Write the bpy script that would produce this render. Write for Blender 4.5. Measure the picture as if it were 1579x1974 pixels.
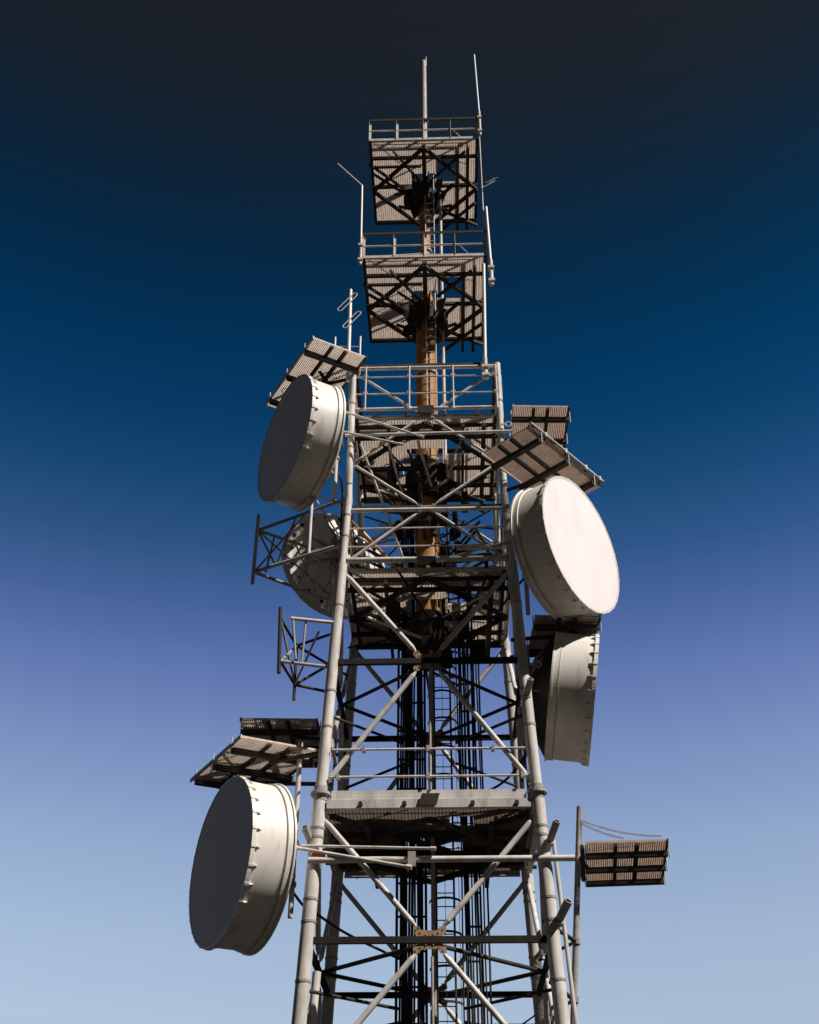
import bpy, math, random
from mathutils import Vector as V, Matrix
random.seed(7)
R = math.radians
scene = bpy.context.scene
for o in list(bpy.data.objects): bpy.data.objects.remove(o)

# ------------------------------------------------------------ camera
CAM = V((.372, -26.313, 1.6))
PITCH, YAW, ROLL, FPX = R(34.47), R(-1.894), R(.1065), 2232.5
cam = bpy.data.cameras.new('camera'); cam_o = bpy.data.objects.new('camera', cam)
scene.collection.objects.link(cam_o); scene.camera = cam_o
cam.sensor_fit = 'VERTICAL'; cam.sensor_height = 24.0; cam.lens = 24.0 * FPX / 1974.0
cam.clip_start = .1; cam.clip_end = 5000
fw = V((math.sin(YAW)*math.cos(PITCH), math.cos(YAW)*math.cos(PITCH), math.sin(PITCH)))
rt = V((math.cos(YAW), -math.sin(YAW), 0)); up = rt.cross(fw)
rt, up = rt*math.cos(ROLL)+up*math.sin(ROLL), up*math.cos(ROLL)-rt*math.sin(ROLL)
cam_o.matrix_world = Matrix.Translation(CAM) @ Matrix((rt, up, -fw)).transposed().to_4x4()

# ------------------------------------------------------------ sun and sky
SUN = V((.72, -.42, 1.0)).normalized()
sl = bpy.data.lights.new('sun', 'SUN'); sl.energy = 5.0; sl.angle = R(.5); sl.color = (1, .925, .85)
so = bpy.data.objects.new('sun', sl); scene.collection.objects.link(so)
so.rotation_euler = (-SUN).to_track_quat('-Z', 'Y').to_euler(); so.location = SUN*80
w = bpy.data.worlds.new('World'); scene.world = w; w.use_nodes = True
nt = w.node_tree; bg = nt.nodes['Background']
sky = nt.nodes.new('ShaderNodeTexSky'); sky.sky_type = 'NISHITA'; sky.sun_disc = False
sky.sun_elevation = math.asin(SUN.z); sky.sun_rotation = math.atan2(SUN.x, SUN.y)
bg.inputs[1].default_value = .1
AZF = .025  # dims the sky away from the camera heading to cut ambient light
SKYTINT = []   # (elevation sine, rgb): deep polarised blue above, mauve haze lower down, horizon dimmed to cut ambient
SKYTINT = [(0.0000, (0.10, 0.09, 0.085)), (0.12, (0.4, 0.37, 0.34)), (0.1823, (0.80, 0.70, 0.65)), (0.2436, (0.87, 0.76, 0.70)), (0.3104, (0.85, 0.75, 0.73)), (0.3782, (0.69, 0.63, 0.71)), (0.4421, (0.47, 0.475, 0.65)), (0.4902, (0.275, 0.350, 0.520)), (0.5335, (0.130, 0.265, 0.405)), (0.5772, (0.050, 0.200, 0.318)), (0.6190, (0.0150, 0.152, 0.255)), (0.6587, (0.005, 0.122, 0.212)), (0.6960, (0.0075, 0.096, 0.155)), (0.7306, (0.014, 0.077, 0.112)), (0.7626, (0.027, 0.064, 0.080)), (0.7929, (0.044, 0.057, 0.059)), (0.8183, (0.058, 0.054, 0.047)), (0.87, (0.072, 0.05, 0.039))]
if SKYTINT:
    tc = nt.nodes.new('ShaderNodeTexCoord'); sp = nt.nodes.new('ShaderNodeSeparateXYZ')
    nt.links.new(tc.outputs['Generated'], sp.inputs[0])
    rp = nt.nodes.new('ShaderNodeValToRGB'); nt.links.new(sp.outputs['Z'], rp.inputs[0])
    while len(rp.color_ramp.elements) < len(SKYTINT): rp.color_ramp.elements.new(.5)
    for e, (p, c) in zip(rp.color_ramp.elements, SKYTINT): e.position = p; e.color = (*c, 1)
    mx = nt.nodes.new('ShaderNodeMix'); mx.data_type = 'RGBA'; mx.blend_type = 'MULTIPLY'; mx.inputs[0].default_value = 1
    nt.links.new(sky.outputs[0], mx.inputs[6]); nt.links.new(rp.outputs[0], mx.inputs[7])
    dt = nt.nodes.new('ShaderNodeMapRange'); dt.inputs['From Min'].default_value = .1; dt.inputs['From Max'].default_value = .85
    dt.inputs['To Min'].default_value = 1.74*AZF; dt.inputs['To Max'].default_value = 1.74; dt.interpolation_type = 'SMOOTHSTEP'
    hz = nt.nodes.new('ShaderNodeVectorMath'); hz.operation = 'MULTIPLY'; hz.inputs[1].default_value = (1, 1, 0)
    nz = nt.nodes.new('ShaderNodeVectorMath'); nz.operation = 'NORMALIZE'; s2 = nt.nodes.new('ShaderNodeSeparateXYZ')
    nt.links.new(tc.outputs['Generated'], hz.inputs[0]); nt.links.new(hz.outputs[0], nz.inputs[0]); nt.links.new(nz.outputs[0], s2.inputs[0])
    nt.links.new(s2.outputs['Y'], dt.inputs['Value'])   # sky kept bright only ahead of the camera, to deepen shade
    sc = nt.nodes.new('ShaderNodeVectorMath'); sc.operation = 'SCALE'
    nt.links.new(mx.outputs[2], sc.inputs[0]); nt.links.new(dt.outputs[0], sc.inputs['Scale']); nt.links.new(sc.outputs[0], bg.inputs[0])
else:
    nt.links.new(sky.outputs[0], bg.inputs[0])
vs = scene.view_settings; vs.view_transform = 'Standard'; vs.look = 'None'; vs.exposure = .2; vs.gamma = 1; vs.use_curve_mapping = False

# ------------------------------------------------------------ materials
def mat(name, col, rough=.6, metal=0.0, var=.12, scale=4.0, dirt=None, dirtamt=.5, streak=1.0, bump=.15, spec=.3):
    m = bpy.data.materials.new(name); m.use_nodes = True; n = m.node_tree.nodes; l = m.node_tree.links
    b = n['Principled BSDF']; b.inputs['Roughness'].default_value = rough; b.inputs['Metallic'].default_value = metal
    b.inputs['Specular IOR Level'].default_value = spec
    g = n.new('ShaderNodeNewGeometry'); mp = n.new('ShaderNodeMapping'); mp.inputs['Scale'].default_value = (1, 1, streak)
    l.new(g.outputs['Position'], mp.inputs[0])
    a = n.new('ShaderNodeTexNoise'); a.inputs['Scale'].default_value = scale; a.inputs['Detail'].default_value = 5
    l.new(mp.outputs[0], a.inputs['Vector'])
    r = n.new('ShaderNodeValToRGB'); l.new(a.outputs[0], r.inputs[0])
    r.color_ramp.elements[0].position = .3; r.color_ramp.elements[1].position = .7
    r.color_ramp.elements[0].color = (*[c*(1-var) for c in col], 1)
    r.color_ramp.elements[1].color = (*[min(1, c*(1+var)) for c in col], 1)
    out = r.outputs[0]
    if dirt:
        d = n.new('ShaderNodeTexNoise'); d.inputs['Scale'].default_value = scale*1.7; d.inputs['Detail'].default_value = 7
        d.inputs['Roughness'].default_value = .65; l.new(mp.outputs[0], d.inputs['Vector'])
        q = n.new('ShaderNodeValToRGB'); q.color_ramp.elements[0].position = .52; q.color_ramp.elements[1].position = .68
        q.color_ramp.elements[1].color = (dirtamt, dirtamt, dirtamt, 1); l.new(d.outputs[0], q.inputs[0])
        mx = n.new('ShaderNodeMix'); mx.data_type = 'RGBA'; l.new(q.outputs[0], mx.inputs[0])
        l.new(out, mx.inputs[6]); mx.inputs[7].default_value = (*dirt, 1); out = mx.outputs[2]
    l.new(out, b.inputs['Base Color'])
    if bump:
        f = n.new('ShaderNodeTexNoise'); f.inputs['Scale'].default_value = 40; l.new(g.outputs['Position'], f.inputs['Vector'])
        bp = n.new('ShaderNodeBump'); bp.inputs['Strength'].default_value = bump; bp.inputs['Distance'].default_value = .01
        l.new(f.outputs[0], bp.inputs['Height']); l.new(bp.outputs[0], b.inputs['Normal'])
    return m
GALV = mat('galvanised_steel', (.60, .575, .55), .55, .0, .20, 3.5, (.33, .22, .14), .45, .35)
GALD = mat('weathered_galvanised_steel', (.36, .33, .31), .6, 0, .18, 4.0, (.20, .15, .11), .6)
DARK = mat('shade_darkened_steel', (.048, .041, .037), .75, 0, .2, 4.0, (.09, .055, .035), .5, spec=.12)  # dark base colour carries the shade of inner and underside steel
RUST = mat('rusty_plate', (.36, .235, .15), .8, 0, .25, 9.0, (.42, .33, .26), .8)
OCHRE = mat('ochre_mast_paint', (.37, .18, .048), .6, 0, .18, 2.5, (.17, .07, .03), .6, .3)
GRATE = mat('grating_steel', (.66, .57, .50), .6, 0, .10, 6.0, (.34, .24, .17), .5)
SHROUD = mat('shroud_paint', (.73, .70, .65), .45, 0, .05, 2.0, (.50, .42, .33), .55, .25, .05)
RADOME = mat('radome_fabric', (.86, .83, .84), .65, 0, .03, 1.2, (.70, .64, .60), .4, .5, .05)
INK = mat('near_black_steel', (.030, .026, .023), .8, 0, .2, 4.0, (.06, .04, .025), .5, spec=.1)  # near-black beam paint; on the core boxes it stands in for shade
GRATEB = mat('rusted_shield_grating', (.52, .41, .34), .7, 0, .12, 5.0, (.26, .16, .10), .5)
GRATE_SHADE = mat('shaded_grating_steel', (.20, .16, .13), .7, 0, .12, 6.0, (.12, .08, .05), .5)  # darkened copy of the grating steel, lower platform's shade put into its colour
BLACK = mat('black_cable_sheath', (.025, .023, .022), .55, 0, .2, 5)
ROD = mat('white_fibreglass', (.80, .78, .76), .4, 0, .03, 5)
BLUEROD = mat('pale_blue_fibreglass', (.42, .66, .78), .4, 0, .03, 5)
YELLOW = mat('yellow_tape', (.75, .50, .05), .5)
ORANGE = mat('orange_tape', (.80, .16, .05), .5)
SOIL = mat('dry_ground', (.014, .011, .008), .95, 0, .3, .3, (.03, .03, .018), .7)

# ------------------------------------------------------------ mesh helpers
class MB:
    def __init__(s): s.v = []; s.f = []; s.sm = []
    def add(s, vs, fs, smooth=False):
        k = len(s.v); s.v += [V(x) for x in vs]
        for f in fs: s.f.append([i+k for i in f]); s.sm.append(smooth)
        return s
    def tube(s, p, q, r, r2=None, n=12, cap=True, hollow=False):
        p, q = V(p), V(q); r2 = r if r2 is None else r2
        d = (q-p).normalized(); a = d.orthogonal().normalized(); b = d.cross(a)
        vs = [c+(a*math.cos(t)+b*math.sin(t))*rr for c, rr in ((p, r), (q, r2)) for t in [2*math.pi*i/n for i in range(n)]]
        s.add(vs, [(i, (i+1) % n, n+(i+1) % n, n+i) for i in range(n)], True)
        if hollow:
            L = (q-p).length
            for (c, e, rr) in ((p, p+d*min(.3, L*.4), r), (q, q-d*min(.3, L*.4), r2)):
                o = [c+(a*math.cos(t)+b*math.sin(t))*rr for t in [2*math.pi*i/n for i in range(n)]]
                i_ = [c+(a*math.cos(t)+b*math.sin(t))*rr*.78 for t in [2*math.pi*i/n for i in range(n)]]
                j_ = [e+(a*math.cos(t)+b*math.sin(t))*rr*.78 for t in [2*math.pi*i/n for i in range(n)]]
                s.add(o+i_+j_, [(i, (i+1) % n, n+(i+1) % n, n+i) for i in range(n)]+[(n+i, n+(i+1) % n, 2*n+(i+1) % n, 2*n+i) for i in range(n)]+[tuple(range(2*n, 3*n))])
        elif cap:
            s.add(vs[:n], [tuple(range(n))[::-1]]); s.add(vs[n:], [tuple(range(n))])
        return s
    def beam(s, p, q, w, h, upv=(0, 0, 1)):      # solid bar, w across, h along upv
        p, q = V(p), V(q); d = (q-p).normalized(); u = V(upv); u = (u-d*u.dot(d))
        u = u.normalized() if u.length > 1e-4 else d.orthogonal().normalized(); x = d.cross(u)
        vs = [c+x*(sx*w/2)+u*(sy*h/2) for c in (p, q) for sx, sy in ((-1, -1), (1, -1), (1, 1), (-1, 1))]
        return s.add(vs, [(3, 2, 1, 0), (4, 5, 6, 7), (0, 1, 5, 4), (1, 2, 6, 5), (2, 3, 7, 6), (3, 0, 4, 7)])
    def angle(s, p, q, a, side=(1, 0, 0), upv=(0, 0, 1), t=.012):  # L section
        p, q = V(p), V(q); d = (q-p).normalized(); u = V(upv); u = (u-d*u.dot(d)).normalized(); x = V(side); x = (x-d*x.dot(d)-u*x.dot(u)).normalized()
        s.beam(p, q, t, a, u)
        s.beam(p+x*(a/2+t/2+.001)+u*(a/2-t/2), q+x*(a/2+t/2+.001)+u*(a/2-t/2), a, t, u)
        return s
    def channel(s, p, q, w, h, out, t=.014):      # C section, web facing «out», flanges behind
        p, q = V(p), V(q); o = V(out).normalized()
        s.beam(p, q, t, h, (0, 0, 1))
        for z in (h/2-t/2-.002, -h/2+t/2+.002):
            c = -o*(w/2+t/2+.001)+V((0, 0, z)); s.beam(p+c, q+c, w, t, (0, 0, 1))
        return s
    def lathe(s, prof, M=None, n=64, smooth=True):  # prof: (r, x) round local +x axis
        M = M or Matrix.Identity(4); k = len(prof)
        vs = [M @ V((x, r*math.cos(2*math.pi*i/n), r*math.sin(2*math.pi*i/n))) for i in range(n) for r, x in prof]
        fs = [(i*k+j, i*k+j+1, ((i+1) % n)*k+j+1, ((i+1) % n)*k+j) for i in range(n) for j in range(k-1)]
        return s.add(vs, fs, smooth)
    def ring(s, c, ax, r0, r1, h, n=24):
        c, ax = V(c), V(ax).normalized()
        M = Matrix.Translation(c) @ V((1, 0, 0)).rotation_difference(ax).to_matrix().to_4x4()
        return s.lathe([(r0, -h/2), (r1, -h/2), (r1, h/2), (r0, h/2), (r0, -h/2)], M, n, False)
    def prism(s, pts, nrm, t):
        n = V(nrm).normalized()*t/2; k = len(pts); pts = [V(p) for p in pts]
        return s.add([p+n for p in pts]+[p-n for p in pts], [tuple(range(k)), tuple(range(2*k-1, k-1, -1))]+[(i, i+k, (i+1) % k+k, (i+1) % k) for i in range(k)])
    def build(s, name, m, parent=None, label=None):
        me = bpy.data.meshes.new(name); base = wl(parent)
        inv = base.inverted(); me.from_pydata([inv @ v for v in s.v], [], s.f)
        me.polygons.foreach_set('use_smooth', s.sm); me.materials.append(m)
        o = bpy.data.objects.new(name, me); scene.collection.objects.link(o); W[o.name] = base.copy()
        if parent: o.parent = parent
        if label: o['label'] = label
        me.update(); return o
W = {}
def wl(o): return W[o.name] if o else Matrix.Identity(4)
def thing(name, label, cat, loc, group=None):
    o = bpy.data.objects.new(name, None); scene.collection.objects.link(o); o.location = loc; o.empty_display_size = .2
    W[o.name] = Matrix.Translation(V(loc)); tag(o, label, cat, group); return o
def tag(o, label, cat, group=None):
    o['label'] = label; o['category'] = cat
    if group: o['group'] = group
    return o
def hw(z): return 2.0+.041*max(0, 18.76-z)
def lerp(a, b, t): return V(a)+(V(b)-V(a))*t

# ------------------------------------------------------------ ground
g = MB(); g.add([(-1500, -1500, 0), (1500, -1500, 0), (1500, 1500, 0), (-1500, 1500, 0)], [(0, 1, 2, 3)])
go = g.build('ground', SOIL); go['kind'] = 'structure'

# ------------------------------------------------------------ gratings
def grating(x0, x1, y0, y1, z, holes=(), pitch=.040, H=.042, lp=.075, lt=.016, rot=None, c=None, ext=None):
    """bar grating: fine bars across (along local x), bearing bars along local y that show as dark lines"""
    m = MB(); T = (lambda p: V(p)) if rot is None else (lambda p: V(c)+rot @ V(p))
    def cut(lo, hi, cuts):
        segs = [(lo, hi)]
        for a, b in cuts:
            nn = []
            for s0, s1 in segs:
                if b <= s0 or a >= s1: nn.append((s0, s1)); continue
                if a > s0: nn.append((s0, a))
                if b < s1: nn.append((b, s1))
            segs = nn
        return [s for s in segs if s[1]-s[0] > .02]
    def bar(a, b, t, h, zz, alongx):
        hx, hy = ((0, t/2) if alongx else (t/2, 0))
        vs = [T((px+sx*hx, py+sy*hy, zz+sz*h/2)) for px, py in (a, b) for sx, sy, sz in ((-1, -1, -1), (1, 1, -1), (1, 1, 1), (-1, -1, 1))]
        m.add(vs, [(3, 2, 1, 0), (4, 5, 6, 7), (0, 1, 5, 4), (1, 2, 6, 5), (2, 3, 7, 6), (3, 0, 4, 7)])
    y = y0+pitch/2
    while y < y1:
        for s0, s1 in cut(x0, x1, [(h[0], h[1]) for h in holes if h[2] < y < h[3]]): bar((s0, y), (s1, y), .006, H, z, True)
        y += pitch
    x = x0+lp/2
    while x < x1:
        for s0, s1 in cut(y0, y1, [(h[2], h[3]) for h in holes if h[0] < x < h[1]]): bar((x, s0), (x, s1), lt, .012, z-H/2-.008, False)
        x += lp
    return m

# ------------------------------------------------------------ the tower
tower = thing('lattice_tower', 'tall grey tubular lattice tower with brown mast and two grated top platforms', 'tower', (0, 0, 0))
def corner(i, z):
    sx, sy = ((-1, -1), (1, -1), (1, 1), (-1, 1))[i]; return V((sx*hw(z), sy*hw(z), z))
LEVR = [(0, .15), (4.6, .145), (10.72, .128), (16.7, .100), (18.76, .088), (23.25, .080)]
for i in range(4):
    m = MB()
    top = 23.3 if i != 0 else 22.9
    for (z0, r0), (z1, r1) in zip(LEVR, LEVR[1:]):
        zz = min(z1, top); m.tube(corner(i, z0), corner(i, zz), r0, r0 if z1 < 11 else r0, 20)
    leg = m.build('leg', GALV, tower)
    for z, r in LEVR[1:5]:
        if z in (10.72, 4.6):
            k = MB(); k.ring(corner(i, z), (0, 0, 1), .05, .215, .06); k.tube(corner(i, z)-V((0, 0, .16)), corner(i, z)+V((0, 0, .16)), .155, .15, 20)
            for a in range(10):
                t = a*math.pi/5; c = corner(i, z)+V((math.cos(t)*.185, math.sin(t)*.185, 0)); k.tube(c-V((0, 0, .06)), c+V((0, 0, .06)), .014, n=6)
            k.build('flange', GALD, leg)
    for z in (2.2, 3.6, 5.6, 6.85, 8.0, 8.45, 9.75, 9.95, 12.3, 13.2, 15.5, 17.55, 18.2, 19.2, 20.4, 21.9):
        rr = [r for zz, r in LEVR if zz <= z][-1]
        k = MB(); k.ring(corner(i, z), (0, 0, 1), rr-.02, rr+.012, .05, 18); k.build('clamp_band', GALD, leg)

def facepts(fi):
    return fi, (fi+1) % 4
def fpos(fi, s, z):    # point on face fi, s from -1 to 1
    a, b = corner(fi, z), corner((fi+1) % 4, z); return lerp(a, b, (s+1)/2)
FN = [V((0, -1, 0)), V((1, 0, 0)), V((0, 1, 0)), V((-1, 0, 0))]
def brace(p, q, r, m=GALV, end=True):
    k = MB(); d = (V(q)-V(p)); u = d.normalized(); L = d.length
    a, b = V(p)+u*.22, V(q)-u*.22
    k.tube(a, b, r, n=14)
    k.tube(V(p)+u*.08, a, r*.45, r, 10); k.tube(b, V(q)-u*.08, r, r*.45, 10)
    return k.build('diagonal_brace', m, tower)
bays = [(23.0, 21.45, 19.85, .040), (19.85, 18.39, 16.75, .040), (16.45, 13.95, 10.95, .062), (10.2, 7.63, 4.8, .060), (4.4, 2.2, .3, .065)]
for fi in range(4):
    n = FN[fi]
    for bi, (zt, zc, zb, r) in enumerate(bays):
        c = fpos(fi, 0, zc)
        gw = .22 if bi < 2 else .30; gh = .13 if bi < 2 else .29
        s1 = fpos(fi, 1, zc)-c; s1.normalize()
        for (s, z) in ((-1, zt), (1, zt), (-1, zb), (1, zb)):
            e = fpos(fi, s*.965, z); h = c+s1*(s*gw*.75)+V((0, 0, (gh*.7 if z > zc else -gh*.7)))
            brace(e, h, r)
            # bolted end plate at the leg
            k = MB(); d = (h-e).normalized()
            k.prism([e-d*.05+d.cross(n)*.07, e+d*.2+d.cross(n)*.05, e+d*.2-d.cross(n)*.05, e-d*.05-d.cross(n)*.07], n, .025)
            for t in (.03, .12): k.tube(e+d*t-n*.03, e+d*t+n*.035, .014, n=6)
            k.build('end_plate', GALD if bi != 0 else GALV, tower)
        # centre gusset: bow-tie plate
        P = []
        for sx, sz in ((-1, 1), (-.45, .62), (.45, .62), (1, 1), (1.12, .55), (.55, 0), (1.12, -.55), (1, -1), (.45, -.62), (-.45, -.62), (-1, -1), (-1.12, -.55), (-.55, 0), (-1.12, .55)):
            P.append(c+s1*sx*gw+V((0, 0, sz*gh))+n*.02)
        k = MB(); k.prism(P[:4][::-1]+[P[5], P[12]][:0], n, .02) if False else None
        k = MB()
        k.prism([P[0], P[1], P[2], P[3], P[4], P[5], P[12], P[13]], n, .022); k.prism([P[12], P[5], P[6], P[7], P[8], P[9], P[10], P[11]], n, .022)
        for sx, sz in ((-.9, .7), (-.7, .85), (-.6, .5), (.9, .7), (.7, .85), (.6, .5), (-.9, -.7), (-.7, -.85), (-.6, -.5), (.9, -.7), (.7, -.85), (.6, -.5), (-.25, .35), (.25, .35), (-.25, -.35), (.25, -.35)):
            b = c+s1*sx*gw+V((0, 0, sz*gh)); k.tube(b, b+n*.05, .015, n=6)
        k.build('gusset_plate', RUST if bi > 1 else GALD, tower)
    # horizontals
    def hb(z, kind, r, m, inset=.96, name='horizontal_beam', off=0):
        k = MB(); a, b = fpos(fi, -inset, z)+n*off, fpos(fi, inset, z)+n*off
        if kind == 'tube': k.tube(a, b, r, n=12)
        elif kind == 'angle': k.angle(a, b, r, -n)
        elif kind == 'channel': k.channel(a, b, .09, r, n)
        return k.build(name, m, tower)
    hb(18.36, 'tube', .055, GALV)
    hb(18.47, 'angle', .06, DARK)
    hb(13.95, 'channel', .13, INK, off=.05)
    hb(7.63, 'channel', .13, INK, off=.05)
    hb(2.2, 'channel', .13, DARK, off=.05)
    for z in (17.82, 17.26): hb(z, 'tube', .022, GALV, .98, 'rail_tube', off=-.05)
    for z in (11.72, 11.08):
        hb(z, 'tube', .026, GALV, .93, 'rail_tube', off=.08)
        for s in (-.62 if z > 11.5 else -.85, 0, .62 if z > 11.5 else .88):
            k = MB(); p = fpos(fi, s, z)+n*.08; k.beam(p-V((0, 0, .06)), p+V((0, 0, .06)), .07, .12, n); k.build('clamp', GALD, tower)
    # central hanger rods
    for z0, z1 in ((10.8, 13.6), (4.8, 7.3)):
        k = MB(); k.tube(fpos(fi, .02, z0)+n*.03, fpos(fi, .02, z1)+n*.03, .028, n=8); k.build('hanger_rod', GALD, tower)
# plan bracing (diamonds between face centres)
for z in (18.36, 13.95, 7.63):
    for fi in range(4):
        k = MB(); k.tube(fpos(fi, 0, z-.05)-FN[fi]*.05, fpos((fi+1) % 4, 0, z-.05)-FN[(fi+1) % 4]*.05, .045, n=10); k.build('plan_brace', DARK, tower)
for z in (12.6, 6.7):
    for fi in range(4):
        k = MB(); a = corner(fi, z); k.tube(a, lerp(a, (0, 0, z), .72), .035, n=8); k.build('plan_brace', DARK, tower)
    for fi in (1, 2, 3):
        k = MB(); k.tube(fpos(fi, -.97, z-.25), fpos(fi, .97, z-.25), .04, n=8); k.build('horizontal_beam', DARK if fi != 3 else GALV, tower)
# walkway strip of the rear-right corner at the lower ring
k = MB()
for i in range(4): k.beam(V((.75+.42*i, .9, 6.62)), V((1.05+.42*i, .9, 6.62)), .25, .05)
k.beam((.6, .9, 6.66), (2.4, .9, 6.66), .3, .03); k.build('cable_bridge', GALV, tower)

def platform(z, e, holes, beams, gp=.040, gh=.042, rail=True, railh=.98, big=False, knee=None, name='platform', toe=.10, overh=0):
    gm = grating(-e+.05, e-.05, -e+.05, e-.05, z+.03, holes, pitch=gp, H=gh)
    pf = gm.build(name, GRATE, tower)
    for a, b, n in (((-e, -e), (e, -e), (0, -1, 0)), ((e, -e), (e, e), (1, 0, 0)), ((e, e), (-e, e), (0, 1, 0)), ((-e, e), (-e, -e), (-1, 0, 0))):
        k = MB(); k.channel((*a, z), (*b, z), .07, toe, n); k.build('edge_beam', GALV if n[1] < 0 else DARK, pf)  # front beam pale, the other sides have shade put into their colour
    for (p, q, r, zo) in beams:
        k = MB(); k.beam((*p, z-.09-zo), (*q, z-.09-zo), r, .10); k.build('floor_beam', DARK, pf)
    if rail:
        pts = [(-e, -e), (-e/2, -e), (0, -e), (e/2, -e), (e, -e), (e, 0), (e, e), (0, e), (-e, e), (-e, 0)]
        for x, y in pts:
            k = MB(); k.angle((x, y, z+.02), (x, y, z+railh), .065, (1 if x <= 0 else -1, 0, 0), (0, 1, 0), .01); k.build('rail_post', GALV, pf)
        for a, b, n in (((-e, -e), (e, -e), (0, -1, 0)), ((e, -e), (e, e), (1, 0, 0)), ((e, e), (-e, e), (0, 1, 0)), ((-e, e), (-e, -e), (-1, 0, 0))):
            k = MB(); n = V(n)
            k.angle(V((*a, z+railh))+n*.03, V((*b, z+railh))+n*.03, .085, -n, t=.012); k.build('top_rail', DARK, pf)
            k = MB(); k.tube(V((*a, z+railh*.5))-n*.03, V((*b, z+railh*.5))-n*.03, .027, n=8); k.build('mid_rail', GALV, pf)
        for (p, q) in (((-e+.1, -e+.05, z+.05), (-.1, -e*.6, z+.9)), ((e*.55, -e*.8, z+.9), (e-.1, -e*.5, z+.45))):
            k = MB(); k.tube(p, q, .016, n=6); k.build('rail_stay', GALV, pf)
    if knee:
        for (x, y, rr) in knee:
            k = MB(); k.beam((x, y, z-.16), (x*.12, y*.12, z-rr), .09, .09); k.build('knee_brace', DARK, pf)
    return pf
def topbeams(e): return [((-e, -e*.62), (e, -e*.62), .09, 0), ((-e, -.42*e), (-.1, -.42*e), .05, .0), ((-e, 0), (e, 0), .10, .103), ((0, -e), (0, -.3), .14, .206),
    ((0, -e+.05), (-e+.05, 0), .11, .31), ((0, -e+.05), (e-.05, 0), .11, .31), ((-e+.05, 0), (0, e-.05), .11, .31), ((e-.05, 0), (0, e-.05), .11, .31),
    ((e*.62, -e*.85), (e*.62, e), .08, .41), ((e*.80, -e), (e*.80, e), .10, .41), ((-e, -e*.72), (-e*.35, -e*.1), .06, .51), ((-e*.55, -e), (-e*.05, -e*.25), .05, .51),
    ((e*.2, -e*.4), (e*.75, -e*.95), .06, .51), ((-e, e*.92), (e, e*.92), .10, 0), ((e*.1, .5), (e, e*.8), .08, .51), ((e*.25, e*.9), (e*.95, e*.2), .07, .60), ((-e*.95, -e*.55), (-e*.25, e*.05), .05, .60)]
hp1 = [(-.36, .36, -.36, .36), (.40, 1.12, -.95, .0)]
for z, e, rr in ((33.36, 1.80, .17), (27.77, 1.87, .22)):
    pf = platform(z, e, hp1, topbeams(e), knee=[(-e*.55, -e*.05, 1.2), (e*.55, 0, 1.2), (0, -e*.55, 1.2), (0, e*.55, 1.2), (-e*.5, e*.5, 1.3), (e*.5, e*.5, 1.3)])
    k = MB(); k.tube((0, 0, z-1.25), (0, 0, z-.75), .42, .50, 24); k.tube((0, 0, z-.75), (0, 0, z-.30), .50, .34, 24); k.build('mast_collar', DARK, pf)
    k = MB()
    for a in range(8): t = a*math.pi/4+.2; k.beam((math.cos(t)*.3, math.sin(t)*.3, z-1.5), (math.cos(t)*.62, math.sin(t)*.62, z-.3), .03, .32, (0, 0, 1))
    k.build('collar_fin', DARK, pf)
# hatch trims and tie of each platform are on the grating itself
for z, e in ((21.5, 2.0), (16.62, 2.02)):
    b = [((-e, -e*.55), (e, -e*.55), .09, 0), ((-e, -e*.8), (e, -e*.8), .05, 0), ((-e, e*.1), (e, e*.1), .10, .103), ((-e, e*.6), (e, e*.6), .10, 0), ((-e, e*.95), (e, e*.95), .16, 0),
         ((0, -e), (-e, 0), .10, .206), ((0, -e), (e, 0), .10, .206), ((-e, 0), (0, e), .10, .206), ((e, 0), (0, e), .10, .206), ((-e*.5, -e), (-e*.5, e), .08, .31), ((e*.5, -e), (e*.5, e), .08, .31),
         ((e*.78, -e), (e*.78, e), .12, .31)]
    hl = [(-.45, .45, -.45, .45), (.50, 1.25, -1.0, -.15), (-1.2, -.45, .2, .8)]
    pf = platform(z, e-.08, hl, b, gp=.032, gh=.052, rail=False, toe=.09, name='platform')
    k = MB(); q = .62; k.tube((0, .1, z-1.5), (0, .1, z-.6), q*.85, q, 28); k.tube((0, .1, z-.6), (0, .1, z-.22), q, .45, 28); k.build('mast_collar', DARK, pf)
    for fi in range(4):
        k = MB(); k.tube(fpos(fi, -.95, z+.20), fpos(fi, .95, z+.20), .05 if z > 18 else .075, n=12); k.build('horizontal_beam', GALV, tower)
        k = MB()
        for s in (-.7, -.25, .25, .7): p = fpos(fi, s, z); k.beam(p-V((0, 0, .07)), p+V((0, 0, .10)), .10, .05, FN[fi])
        k.build('bracket', DARK, pf)
    k = MB(); c = fpos(0, 0, z+.1)+V((0, -.09, 0)); k.beam(c-V((0, 0, .14)), c+V((0, 0, .14)), .36, .03, (0, 0, 1)) if False else k.beam(c-V((.22, 0, 0)), c+V((.22, 0, 0)), .03, .26); k.build('splice_plate', DARK, pf)
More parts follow.
